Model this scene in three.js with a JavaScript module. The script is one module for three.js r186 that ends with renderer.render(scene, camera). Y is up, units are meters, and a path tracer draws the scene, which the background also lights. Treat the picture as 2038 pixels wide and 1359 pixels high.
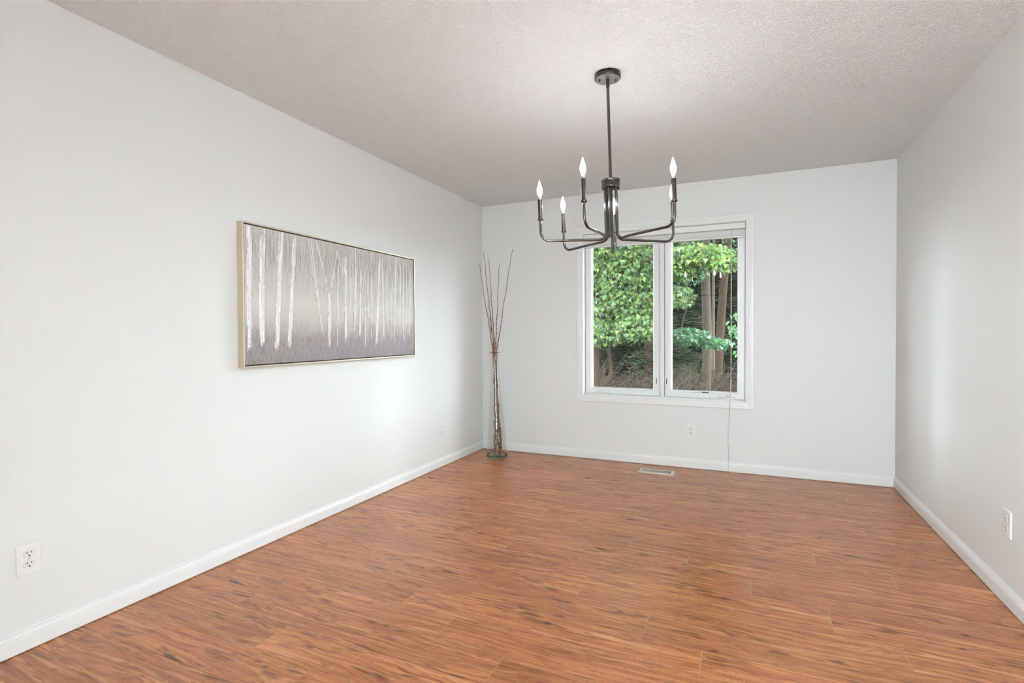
import * as THREE from 'three';
import { mergeGeometries } from 'three/addons/utils/BufferGeometryUtils.js';
import { RoundedBoxGeometry } from 'three/addons/geometries/RoundedBoxGeometry.js';
import { createNoise2D } from 'simplex-noise';

// ---------------------------------------------------------------- camera, sky, sun, exposure
const scene = new THREE.Scene();
const renderer = new THREE.WebGLRenderer({ antialias: true });
renderer.toneMapping = THREE.LinearToneMapping;
renderer.toneMappingExposure = 1.07;
renderer.shadowMap.enabled = true;

const camera = new THREE.PerspectiveCamera(66.30, 2038 / 1359, 0.05, 200);
camera.position.set(2.4305, 1.1653, 4.7102);
camera.rotation.order = 'YXZ';
camera.rotation.set(-0.015853, 0.42032, -0.004735);

scene.background = new THREE.Color().setRGB(17.3, 20.4, 21.6);   // bright, evenly overcast sky

const sun = new THREE.DirectionalLight(0xfff0dc, 9.0);          // hazy sun from the left, along the house wall
sun.position.set(-12, 13, -3.2);
sun.target.position.set(1, 0, -5);
sun.castShadow = true;
sun.shadow.radius = 3;
sun.shadow.mapSize.set(2048, 2048);
Object.assign(sun.shadow.camera, { left: -14, right: 14, top: 14, bottom: -14, near: 0.5, far: 60 });
scene.add(sun, sun.target);

const BULB_CANDELA = 0.11;

// ---------------------------------------------------------------- helpers
let seedState = 12345;
const rnd = () => { seedState = (seedState + 0x6d2b79f5) | 0; let t = Math.imul(seedState ^ (seedState >>> 15), 1 | seedState); t = (t + Math.imul(t ^ (t >>> 7), 61 | t)) ^ t; return ((t ^ (t >>> 14)) >>> 0) / 4294967296; };
const rr = (a, b) => a + (b - a) * rnd();
const noise = createNoise2D(rnd);
const V = (x, y, z) => new THREE.Vector3(x, y, z);
const taken = {};
const numbered = (name) => { const n = taken[name] = (taken[name] ?? -1) + 1; return n ? name + '_' + String(n).padStart(3, '0') : name; };

function part(name, geometry, material, parent, label) {
  const m = new THREE.Mesh(geometry, material);
  m.name = name; m.castShadow = m.receiveShadow = true;
  if (label) m.userData.label = label;
  (parent ?? scene).add(m);
  return m;
}
function thing(name, label, category, pos = [0, 0, 0], turn = 0, group) {
  const g = new THREE.Group();
  g.name = numbered(name); g.position.set(...pos); g.rotation.y = turn;
  g.userData = { label, category };
  if (group) g.userData.group = group;
  scene.add(g);
  return g;
}
function structure(name, label, category, obj) {
  const g = obj ?? new THREE.Group();
  g.name = name; g.userData = { kind: 'structure', label, category };
  scene.add(g);
  return g;
}
const merge = (list) => mergeGeometries(list.map((g) => { const h = g.index ? g.toNonIndexed() : g; for (const k of Object.keys(h.attributes)) if (!['position', 'normal', 'uv'].includes(k)) h.deleteAttribute(k); return h; }));
function box(w, h, d, x = 0, y = 0, z = 0) { return new THREE.BoxGeometry(w, h, d).translate(x, y, z); }
function span(x0, x1, y0, y1, z0, z1) { return box(x1 - x0, y1 - y0, z1 - z0, (x0 + x1) / 2, (y0 + y1) / 2, (z0 + z1) / 2); }
function rbox(w, h, d, r, x = 0, y = 0, z = 0, s = 2) { return new RoundedBoxGeometry(w, h, d, s, r).translate(x, y, z); }
function metresUv(g) {                                           // uv in metres, taken from the two axes across the face's normal
  const p = g.attributes.position, n = g.attributes.normal, uv = new Float32Array(p.count * 2);
  for (let i = 0; i < p.count; i++) {
    const ax = Math.abs(n.getX(i)), ay = Math.abs(n.getY(i)), az = Math.abs(n.getZ(i));
    const [u, v] = ay >= ax && ay >= az ? [p.getX(i), p.getZ(i)] : ax >= az ? [p.getZ(i), p.getY(i)] : [p.getX(i), p.getY(i)];
    uv[2 * i] = u; uv[2 * i + 1] = v;
  }
  g.setAttribute('uv', new THREE.BufferAttribute(uv, 2));
  return g;
}
function cyl(r0, r1, h, seg = 20, x = 0, y = 0, z = 0) { return new THREE.CylinderGeometry(r1, r0, h, seg).translate(x, y, z); }
function tube(points, r, seg = 24, rad = 8, closed = false) { return new THREE.TubeGeometry(new THREE.CatmullRomCurve3(points, closed, 'centripetal'), seg, r, rad, closed); }
function taperTube(points, r0, r1, seg = 24, rad = 7) {
  const g = tube(points, 1, seg, rad), c = new THREE.CatmullRomCurve3(points, false, 'centripetal'), p = g.attributes.position, q = V();
  for (let i = 0; i <= seg; i++) {
    c.getPointAt(i / seg, q);
    const r = r0 + (r1 - r0) * i / seg;
    for (let j = 0; j <= rad; j++) {
      const k = i * (rad + 1) + j;
      p.setXYZ(k, q.x + (p.getX(k) - q.x) * r, q.y + (p.getY(k) - q.y) * r, q.z + (p.getZ(k) - q.z) * r);
    }
  }
  return g;
}
// One side of a mitred frame round the rectangle [x0, x1] x [y0, y1]; profile = [distance outwards, height towards +z] points.
function frameSide([x0, x1, y0, y1], profile, side) {
  const pos = [], at = (u, w, end) => ({
    bottom: [end ? x1 + u : x0 - u, y0 - u, w], top: [end ? x0 - u : x1 + u, y1 + u, w],
    right: [x1 + u, end ? y1 + u : y0 - u, w], left: [x0 - u, end ? y0 - u : y1 + u, w],
  })[side];
  for (let i = 0; i + 1 < profile.length; i++) {
    const [a, b] = [profile[i], profile[i + 1]];
    const A = at(...a, 0), B = at(...a, 1), C = at(...b, 1), D = at(...b, 0);
    pos.push(...A, ...C, ...B, ...A, ...D, ...C);
  }
  const g = new THREE.BufferGeometry();
  g.setAttribute('position', new THREE.Float32BufferAttribute(pos, 3));
  g.computeVertexNormals();
  return metresUv(g);
}
const SIDES = ['bottom', 'right', 'top', 'left'];
const frame = (rect, profile) => merge(SIDES.map((s) => frameSide(rect, profile, s)));

// ---------------------------------------------------------------- textures
function dataTexture(w, h, fill, srgb) {
  const d = new Uint8Array(w * h * 4);
  for (let y = 0; y < h; y++) for (let x = 0; x < w; x++) {
    const c = fill(x, y), i = (y * w + x) * 4;
    d[i] = c[0]; d[i + 1] = c[1]; d[i + 2] = c[2]; d[i + 3] = 255;
  }
  const t = new THREE.DataTexture(d, w, h);
  t.magFilter = THREE.LinearFilter; t.minFilter = THREE.LinearFilter;
  t.wrapS = t.wrapT = THREE.RepeatWrapping;
  if (srgb) t.colorSpace = THREE.SRGBColorSpace;
  t.needsUpdate = true;
  return t;
}
const clamp = (x, a = 0, b = 1) => Math.min(b, Math.max(a, x));
const smooth = (a, b, x) => { const t = clamp((x - a) / (b - a)); return t * t * (3 - 2 * t); };
const mix3 = (a, b, t) => [a[0] + (b[0] - a[0]) * t, a[1] + (b[1] - a[1]) * t, a[2] + (b[2] - a[2]) * t];

// laminate boards: eight bands of grain, each one board wide, 2.43 m long
const BOARD = 0.1645, BANDS = 8, GRAIN = 2.43;
const woodHeight = new Float32Array(2048 * 1024);
const woodMap = dataTexture(2048, 1024, (px, py) => {
  const b = Math.floor(py / 128), x = px / 2048 * GRAIN, y = (py % 128) / 128 * BOARD, o = b * 17.3;
  const w = y + 0.016 * noise(x * 1.0 + o, y * 7) + 0.005 * noise(x * 4 + o, y * 26);
  const g1 = noise(x * 0.9 + o, w * 42 + o), g2 = noise(x * 2.6 + o, w * 120), g3 = noise(x * 12 + o, w * 330), g4 = noise(x * 0.5 + o, w * 210 + 7);
  const area = smooth(-0.35, 0.6, noise(x * 0.9 + o * 3, y * 5 + o));           // figured stretches and calm ones
  const fleck = smooth(0.18, 0.80, 0.62 * noise(x * 2.9 + o, w * 22 + 5) + 0.46 * noise(x * 7 + o, w * 62)) * (0.45 + 0.55 * area);
  const knot = smooth(0.55, 0.85, noise(x * 3.6 + o * 2, w * 15 + 9)) * smooth(-0.2, 0.6, noise(x * 9 + o, w * 50)) * area;
  const curl = smooth(0.35, 0.8, noise(x * 2.2 + o, y * 12 + 31)) * noise(x * 120 + 25 * w + o, y * 14);
  let c = mix3([202, 131, 82], [162, 96, 57], clamp(0.5 + 0.42 * g1 + 0.34 * g2 + 0.22 * g3));
  c = mix3(c, [218, 153, 101], 0.6 * smooth(0.25, 0.8, noise(x * 1.1 + 40 + o, w * 34)));
  c = mix3(c, [120, 68, 42], 0.4 * smooth(0.3, 0.9, g4));
  c = mix3(c, [112, 66, 44], 0.42 * smooth(0.15, 0.75, 0.6 * noise(x * 5 + o, w * 38 + 70) + 0.5 * noise(x * 13 + o, w * 95)));
  c = mix3(c, [92, 54, 40], 0.66 * fleck);
  c = mix3(c, [70, 42, 34], 0.68 * knot);
  const k = 1 + 0.08 * curl + 0.05 * g3 + 0.05 * noise(x * 30 + o, w * 520) + [0.02, -0.03, 0.0, 0.035, -0.015, 0.01, -0.035, 0.02][b];
  woodHeight[py * 2048 + px] = 0.5 + 0.25 * noise(x * 0.8 + o, y * 62) + 0.14 * noise(x * 2 + o, y * 150) - 0.14 * fleck + 0.05 * g3;
  return c.map((v) => clamp(v * k, 0, 255));
}, true);
const woodBump = dataTexture(2048, 1024, (x, y) => { const h = clamp(woodHeight[y * 2048 + x]) * 255; return [h, h, h]; });

// sprayed ceiling: overlapping dabs, 1.5 m a side
const DAB = 1024, dabs = new Float32Array(DAB * DAB);
for (let k = 0; k < 30000; k++) {
  const cx = rnd() * DAB, cy = rnd() * DAB, r = rr(1.6, 4.4), h = rr(0.35, 1);
  for (let y = Math.floor(cy - r); y <= cy + r; y++) for (let x = Math.floor(cx - r); x <= cx + r; x++) {
    const q = 1 - ((x - cx) ** 2 + (y - cy) ** 2) / (r * r);
    if (q > 0) { const i = ((y + DAB) % DAB) * DAB + ((x + DAB) % DAB); dabs[i] = Math.max(dabs[i], h * Math.sqrt(q)); }
  }
}
const ceilingBump = dataTexture(DAB, DAB, (x, y) => { const h = dabs[y * DAB + x] * 255; return [h, h, h]; });
ceilingBump.repeat.set(1 / 1.1, 1 / 1.1);
const wallBump = dataTexture(512, 512, (x, y) => {
  const a = x / 512 * Math.PI * 2, h = 128 + 60 * noise(x / 9, y / 9) + 50 * noise(x / 22 + 50, y / 22);
  return [h, h, h];
});
wallBump.repeat.set(1 / 0.6, 1 / 0.6);

// ---------------------------------------------------------------- materials
const rgb = (r, g, b) => new THREE.Color().setRGB(r, g, b);
const std = (color, roughness = 0.6, more = {}) => new THREE.MeshStandardMaterial({ color, roughness, side: THREE.DoubleSide, ...more });
const phys = (color, roughness, more) => new THREE.MeshPhysicalMaterial({ color, roughness, side: THREE.DoubleSide, ...more });
const M = {
  wall: std(rgb(0.845, 0.85, 0.84), 0.5, { bumpMap: wallBump, bumpScale: 0.0004 }),
  ceiling: std(rgb(0.89, 0.91, 0.915), 0.95, { bumpMap: ceilingBump, bumpScale: 0.0038 }),
  trim: std(rgb(0.90, 0.905, 0.895), 0.3),
  vinyl: std(rgb(0.86, 0.86, 0.855), 0.4),
  wood: phys(0xffffff, 0.27, { map: woodMap, bumpMap: woodBump, bumpScale: 0.0006, specularIntensity: 0.9 }),
  core: std(rgb(0.56, 0.35, 0.19), 0.8),
  white: std(rgb(0.86, 0.86, 0.84), 0.3),
  ivory: std(rgb(0.84, 0.83, 0.78), 0.35),
  black: std(rgb(0.012, 0.012, 0.012), 0.6),
  gasket: std(rgb(0.03, 0.03, 0.03), 0.7),
  pane: phys(0xffffff, 0.0, { transmission: 1, thickness: 0, ior: 1.5, specularIntensity: 0.75 }),
  metal: std(rgb(0.125, 0.118, 0.112), 0.11, { metalness: 1 }),
  bronze: std(rgb(0.085, 0.072, 0.065), 0.24, { metalness: 1 }),
  steel: std(rgb(0.55, 0.54, 0.52), 0.35, { metalness: 1 }),
};

// ---------------------------------------------------------------- the room
const W = 3.45, H = 2.44, REAR = 5.35, T = 0.14;
const OPEN = [1.052, 2.432, 0.592, 2.075];                       // window opening x0 x1 y0 y1

const ADDED_DOOR = [2.34, 3.39, 0, 2.32];                          // unseen glass door, added behind the camera for fill light
function wallWithHole(x0, x1, y0, y1, hole) {
  const s = new THREE.Shape([[x0, y0], [x1, y0], [x1, y1], [x0, y1]].map(([x, y]) => new THREE.Vector2(x, y)));
  if (hole) s.holes.push(new THREE.Path([[hole[0], hole[2]], [hole[0], hole[3]], [hole[1], hole[3]], [hole[1], hole[2]]].map(([x, y]) => new THREE.Vector2(x, y))));
  return new THREE.ExtrudeGeometry(s, { depth: T, bevelEnabled: false });
}
const BASE = -0.6;
structure('wall_back', 'white painted wall with the two-sash window', 'wall', new THREE.Mesh(metresUv(wallWithHole(-T, W + T, BASE, H, OPEN).translate(0, 0, -T)), M.wall));
structure('wall_left', 'white painted wall carrying the birch painting', 'wall', new THREE.Mesh(metresUv(span(-T, 0, BASE, H, 0, REAR)), M.wall));
structure('wall_rear', 'plain white wall behind the camera', 'wall', new THREE.Mesh(metresUv(wallWithHole(-T, W + T, BASE, H, ADDED_DOOR).translate(0, 0, REAR)), M.wall));
structure('wall_right', 'white painted wall on the right side of the room', 'wall', new THREE.Mesh(metresUv(span(W, W + T, BASE, H, 0, REAR)), M.wall));
structure('ceiling', 'white sprayed texture ceiling', 'ceiling', new THREE.Mesh(metresUv(span(-T - 0.35, W + T + 0.35, H, H + 0.16, -T - 0.35, REAR + T + 0.35)), M.ceiling));

// floor: boards laid along the window wall; joints read row by row
{
  const floor = structure('floor', 'glossy reddish brown wood laminate floor', 'floor');
  part('underlay', metresUv(span(0, W, -0.25, -0.0012, 0, REAR)), M.core, floor);
  const L = 1.2125, first = 0.389;
  const joints = { '-3': 0.72, '-2': 0.95, '-1': 0.34, 0: 1.858, 1: 0.954, 2: 1.239, 3: 0.345, 4: 0.635, 5: 0.950, 6: 1.235, 7: 0.33, 8: 0.638, 9: 0.950, 10: 1.242, 11: 1.535, 12: 1.749, 13: 0.858, 14: 1.075, 15: 0.128, 16: 0.424, 17: 0.760, 18: 1.05, 19: 0.097 };
  let n = 0;
  for (let k = -3; first + k * BOARD < REAR; k++) {
    const z0 = Math.max(0.002, first + k * BOARD), z1 = Math.min(REAR - 0.002, first + (k + 1) * BOARD);
    let x = ((joints[k] ?? rr(0, L)) % L) - L;
    for (; x < W; x += L) {
      const x0 = Math.max(0.002, x), x1 = Math.min(W - 0.002, x + L);
      if (x1 - x0 < 0.02) continue;
      const gx = 0.0009, gz = 0.0007, b = 0.0012, band = (n * 5 + Math.abs(k) * 3) % BANDS, off = rr(0, GRAIN - L - 0.01), flip = rnd() < 0.5;
      const X0 = x0 + gx, X1 = x1 - gx, Z0 = z0 + gz, Z1 = z1 - gz;
      const ring = (i, y) => [[X0 + i, y, Z0 + i], [X1 - i, y, Z0 + i], [X1 - i, y, Z1 - i], [X0 + i, y, Z1 - i]];
      const top = ring(b, 0), mid = ring(0, -b * 0.7), low = ring(0, -0.001), pos = [], uv = [];
      const put = (q) => { const u = (off + q[0] - x) / GRAIN, t = clamp((q[2] - (first + k * BOARD)) / BOARD, 0.01, 0.99); pos.push(...q); uv.push(u, (band + (flip ? 1 - t : t)) / BANDS); };
      const quad = (a, bq, c, d) => { [a, bq, c, a, c, d].forEach(put); };
      quad(top[0], top[3], top[2], top[1]);
      for (let i = 0; i < 4; i++) { const j = (i + 1) % 4; quad(top[i], top[j], mid[j], mid[i]); quad(mid[i], mid[j], low[j], low[i]); }
      const g = new THREE.BufferGeometry();
      g.setAttribute('position', new THREE.Float32BufferAttribute(pos, 3));
      g.setAttribute('uv', new THREE.Float32BufferAttribute(uv, 2));
      g.computeVertexNormals();
      part(n ? 'plank_' + String(n).padStart(3, '0') : 'plank', g, M.wood, floor);
      n++;
    }
  }
}

// baseboards
{
  const prof = [[0.0, 0.004], [0.012, 0.004], [0.012, 0.054], [0.0105, 0.057], [0.0105, 0.0585], [0.0115, 0.0605], [0.0075, 0.071], [0.0045, 0.0735], [0.0045, 0.0765], [0.0055, 0.078], [0.0045, 0.081], [0.002, 0.083], [0.0, 0.083]];
  const board = (len, m0, m1) => {                               // along +x, facing +z, mitred ends
    const pos = [];
    for (let i = 0; i + 1 < prof.length; i++) {
      const [a, b] = [prof[i], prof[i + 1]], A = [m0 * a[0], a[1], a[0]], B = [len - m1 * a[0], a[1], a[0]], C = [len - m1 * b[0], b[1], b[0]], D = [m0 * b[0], b[1], b[0]];
      pos.push(...A, ...B, ...C, ...A, ...C, ...D);
    }
    const g = new THREE.BufferGeometry();
    g.setAttribute('position', new THREE.Float32BufferAttribute(pos, 3));
    g.computeVertexNormals();
    return metresUv(g);
  };
  const put = (name, label, len, x, z, turn, m0 = 1, m1 = 1) => { const m = structure(name, label, 'baseboard', new THREE.Mesh(board(len, m0, m1), M.trim)); m.position.set(x, 0, z); m.rotation.y = turn; };
  put('baseboard_back', 'white moulded baseboard under the window wall', W, 0, 0, 0);
  put('baseboard_left', 'white moulded baseboard along the painting wall', REAR, 0, REAR, Math.PI / 2);
  put('baseboard_right', 'white moulded baseboard along the right wall', REAR, W, 0, -Math.PI / 2);
  put('baseboard_rear', 'white moulded baseboard on the wall behind the camera', ADDED_DOOR[0] - 0.062, ADDED_DOOR[0] - 0.062, REAR, Math.PI, 0, 1);
}
for (const o of scene.children) if (o.isMesh) o.castShadow = o.receiveShadow = true;

// ---------------------------------------------------------------- window
const CASING = [[0, 0], [0, 0.011], [0.004, 0.014], [0.010, 0.012], [0.022, 0.0125], [0.028, 0.0155], [0.036, 0.0155], [0.040, 0.018], [0.056, 0.018], [0.061, 0.015], [0.062, 0]];
{
  const w = structure('window_1', 'white two-sash casement window in moulded casing', 'window');
  for (const s of SIDES) part('casing', frameSide(OPEN, CASING, s), M.trim, w);
  const [x0, x1, y0, y1] = OPEN, zi = -0.052, zo = -0.118, zg = -0.080;
  part('jamb', span(x0 - 0.002, x0 + 0.003, y0, y1, -T, 0.001), M.trim, w);
  part('jamb', span(x1 - 0.003, x1 + 0.002, y0, y1, -T, 0.001), M.trim, w);
  part('jamb', span(x0, x1, y1 - 0.003, y1 + 0.002, -T, 0.001), M.trim, w);
  part('sill', span(x0, x1, y0 - 0.002, y0 + 0.005, -T, 0.001), M.trim, w);
  part('mullion', merge([rbox(0.036, y1 - y0 - 0.006, 0.07, 0.003, 1.757, (y0 + y1) / 2, -0.080), span(1.755, 1.759, y0 + 0.004, y1 - 0.004, -0.05, -0.0425)]), M.vinyl, w);
  // exterior stop round the opening
  part('outer_frame', frame([x0 + 0.034, x1 - 0.034, y0 + 0.034, y1 - 0.034], [[0, -T - 0.012], [0, -0.119], [0.034, -0.119], [0.034, -T - 0.012], [0, -T - 0.012]]), M.vinyl, w);
  const sash = (a, b) => {
    const rect = [a + 0.060, b - 0.060, y0 + 0.064, y1 - 0.062];   // daylight opening
    const s = part('sash', merge([
      frame(rect, [[0, zg], [0, zi - 0.012], [0.006, zi - 0.006], [0.012, zi - 0.006], [0.014, zi], [0.050, zi], [0.053, zi - 0.003], [0.0575, zi - 0.003], [0.0575, zo], [0, zo], [0, zg]]),
    ]), M.vinyl, w);
    part('gasket', frame([rect[0] + 0.002, rect[1] - 0.002, rect[2] + 0.002, rect[3] - 0.002], [[0, zg - 0.002], [0, zg + 0.007], [0.0045, zg + 0.007]]), M.gasket, s);
    part('pane', span(rect[0], rect[1], rect[2], rect[3], zg - 0.0005, zg + 0.0005).scale(1, 1, 1), M.pane, s);
    return s;
  };
  const left = sash(x0 + 0.004, 1.7375), right = sash(1.7765, x1 - 0.004);
  // sash lock slots beside the mullion
  const slot = (x, p) => part('lock_slot', merge([rbox(0.006, 0.05, 0.004, 0.0015, x, 0.735, zi), box(0.004, 0.020, 0.002, x, 0.742, zi + 0.0026)]), M.gasket, p, 'narrow dark lock slot');
  slot(1.7065, left); slot(1.7945, right);
  // dark maker's strip on the right sash
  part('label_strip', merge([box(0.058, 0.008, 0.001, 2.115, 0.6475, zi - 0.0045)]), M.black, right, 'small black strip on the bottom rail');
  part('label_print', merge([-0.046, -0.036, -0.027, -0.018, -0.008, 0].map((d, i) => box(0.007, 0.0025 + 0.001 * (i % 2), 0.001, 2.066 + d, 0.647, zi - 0.0045))), M.gasket, right, 'row of tiny dark marks');
  // folding crank handles on the sill
  const crank = (x, turn) => {
    const c = part('crank', merge([rbox(0.135, 0.010, 0.030, 0.004, 0, 0.006, 0), rbox(0.055, 0.020, 0.026, 0.006, -0.036, 0.016, 0)]), M.ivory, w, 'cream folding crank handle');
    c.position.set(x, y0 + 0.004, -0.030); c.rotation.y = turn;
    part('crank_arm', rbox(0.085, 0.011, 0.014, 0.004, 0.028, 0.022, 0.006), M.ivory, c);
    part('knob', merge([new THREE.SphereGeometry(0.0135, 14, 10).translate(0, 0.034, 0.006), cyl(0.006, 0.006, 0.02, 10, 0, 0.02, 0.006)]), M.ivory, c);
  };
  crank(1.212, 0); crank(2.283, Math.PI);
}

// unseen full-glass door, added behind the camera to let in fill light
{
  const d = structure('door_1', 'white full-glass door added behind the camera to let in fill light', 'door');
  const turn = (g) => g.rotateY(Math.PI).translate(W, 0, REAR), x0 = W - ADDED_DOOR[1], x1 = W - ADDED_DOOR[0], y1 = ADDED_DOOR[3];
  for (const s of ['right', 'top', 'left']) part('casing', turn(frameSide([x0, x1, -0.03, y1], CASING, s)), M.trim, d);
  part('threshold', turn(span(x0, x1, 0, 0.02, -T, 0)), M.steel, d);
  const p = part('door_panel', turn(frame([x0 + 0.08, x1 - 0.08, 0.14, y1 - 0.09], [[0, -0.095], [0, -0.05], [0.08, -0.05], [0.08, -0.095], [0, -0.095]])), M.vinyl, d);
  part('pane', turn(span(x0 + 0.075, x1 - 0.075, 0.135, y1 - 0.085, -0.075, -0.074)), M.pane, p);
  part('handle', turn(rbox(0.02, 0.18, 0.04, 0.006, x0 + 0.04, 1.0, -0.035)), M.white, d);
}

// ---------------------------------------------------------------- raised blind and its cord
{
  const b = thing('window_blind', 'white slatted blind drawn up to the top of the window, long cord hanging down', 'blind', [0, 1.945, 0]);
  const x0 = 1.058, x1 = 2.427, xm = (x0 + x1) / 2, w = x1 - x0, Y = -1.945;
  const white = std(rgb(0.90, 0.89, 0.87), 0.4), tape = std(rgb(0.84, 0.83, 0.80), 0.7), cordM = std(rgb(0.74, 0.62, 0.52), 0.8);
  part('headrail', rbox(w, 0.050, 0.046, 0.003, xm, 2.042 + Y, -0.012), M.white, b);
  const n = 17;
  for (let i = 0; i < n; i++) {
    const s = new THREE.CylinderGeometry(0.06, 0.06, w - 0.004, 6, 1, true, -0.21, 0.42);
    s.rotateZ(Math.PI / 2).translate(xm + rr(-0.0008, 0.0008), 2.0085 - i * 0.0029 - 0.058 + Y, -0.014 + rr(-0.0012, 0.0012));
    const arc = new THREE.BoxGeometry(w - 0.004, 0.0023, 0.025, 1, 1, 4), p = arc.attributes.position;
    for (let k = 0; k < p.count; k++) p.setY(k, p.getY(k) - 6 * p.getZ(k) ** 2);
    arc.computeVertexNormals();
    arc.translate(xm + rr(-0.0008, 0.0008), 2.0085 - i * 0.0029 + Y, -0.002 + rr(-0.0014, 0.0014));
    part(i ? 'slat_' + String(i).padStart(3, '0') : 'slat', arc, white, b);
  }
  part('bottom_rail', rbox(w - 0.004, 0.013, 0.026, 0.003, xm, 1.9525 + Y, -0.002), white, b);
  for (const x of [1.205, 1.60, 1.93, 2.235]) part('ladder_tape', merge([span(x - 0.004, x + 0.004, 1.946 + Y, 2.018 + Y, 0.0118, 0.0130), span(x + 0.016, x + 0.0172, 1.946 + Y, 2.018 + Y, 0.0118, 0.0128)]), tape, b);
  // pull cord: two strands to a clear connector, then one down to a tassel near the floor
  const run = (pts, r) => tube(pts.map(([x, y, z]) => V(x, y + Y, z)), r, 30, 6);
  const cord = part('pull_cord', merge([run([[2.319, 2.02, 0.016], [2.320, 1.6, 0.017], [2.319, 1.1, 0.018], [2.317, 0.7, 0.022], [2.309, 0.53, 0.026], [2.305, 0.30, 0.024]], 0.0016), run([[2.323, 2.02, 0.017], [2.3235, 1.4, 0.018], [2.322, 0.75, 0.023], [2.312, 0.52, 0.026], [2.306, 0.30, 0.024]], 0.0013)]), cordM, b, 'tan pull cord');
  part('connector', run([[2.3045, 0.305, 0.024], [2.304, 0.27, 0.024], [2.303, 0.215, 0.024]], 0.005), M.white, cord, 'pale cord connector');
  part('lower_cord', merge([run([[2.304, 0.22, 0.022], [2.302, 0.14, 0.020], [2.302, 0.06, 0.020]], 0.0012), run([[2.307, 0.22, 0.022], [2.307, 0.12, 0.022], [2.306, 0.06, 0.021]], 0.0010)]), tape, cord);
  part('tassel', cyl(0.009, 0.004, 0.045, 14, 2.304, 0.046 + Y, 0.022), M.white, cord, 'white bell shaped tassel');
  part('cord_end', run([[2.305, 0.028, 0.026], [2.312, 0.004, 0.035], [2.345, 0.003, 0.040], [2.375, 0.003, 0.032], [2.39, 0.004, 0.036]], 0.0022), cordM, cord, 'loose cord end on the floor');
}

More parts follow.
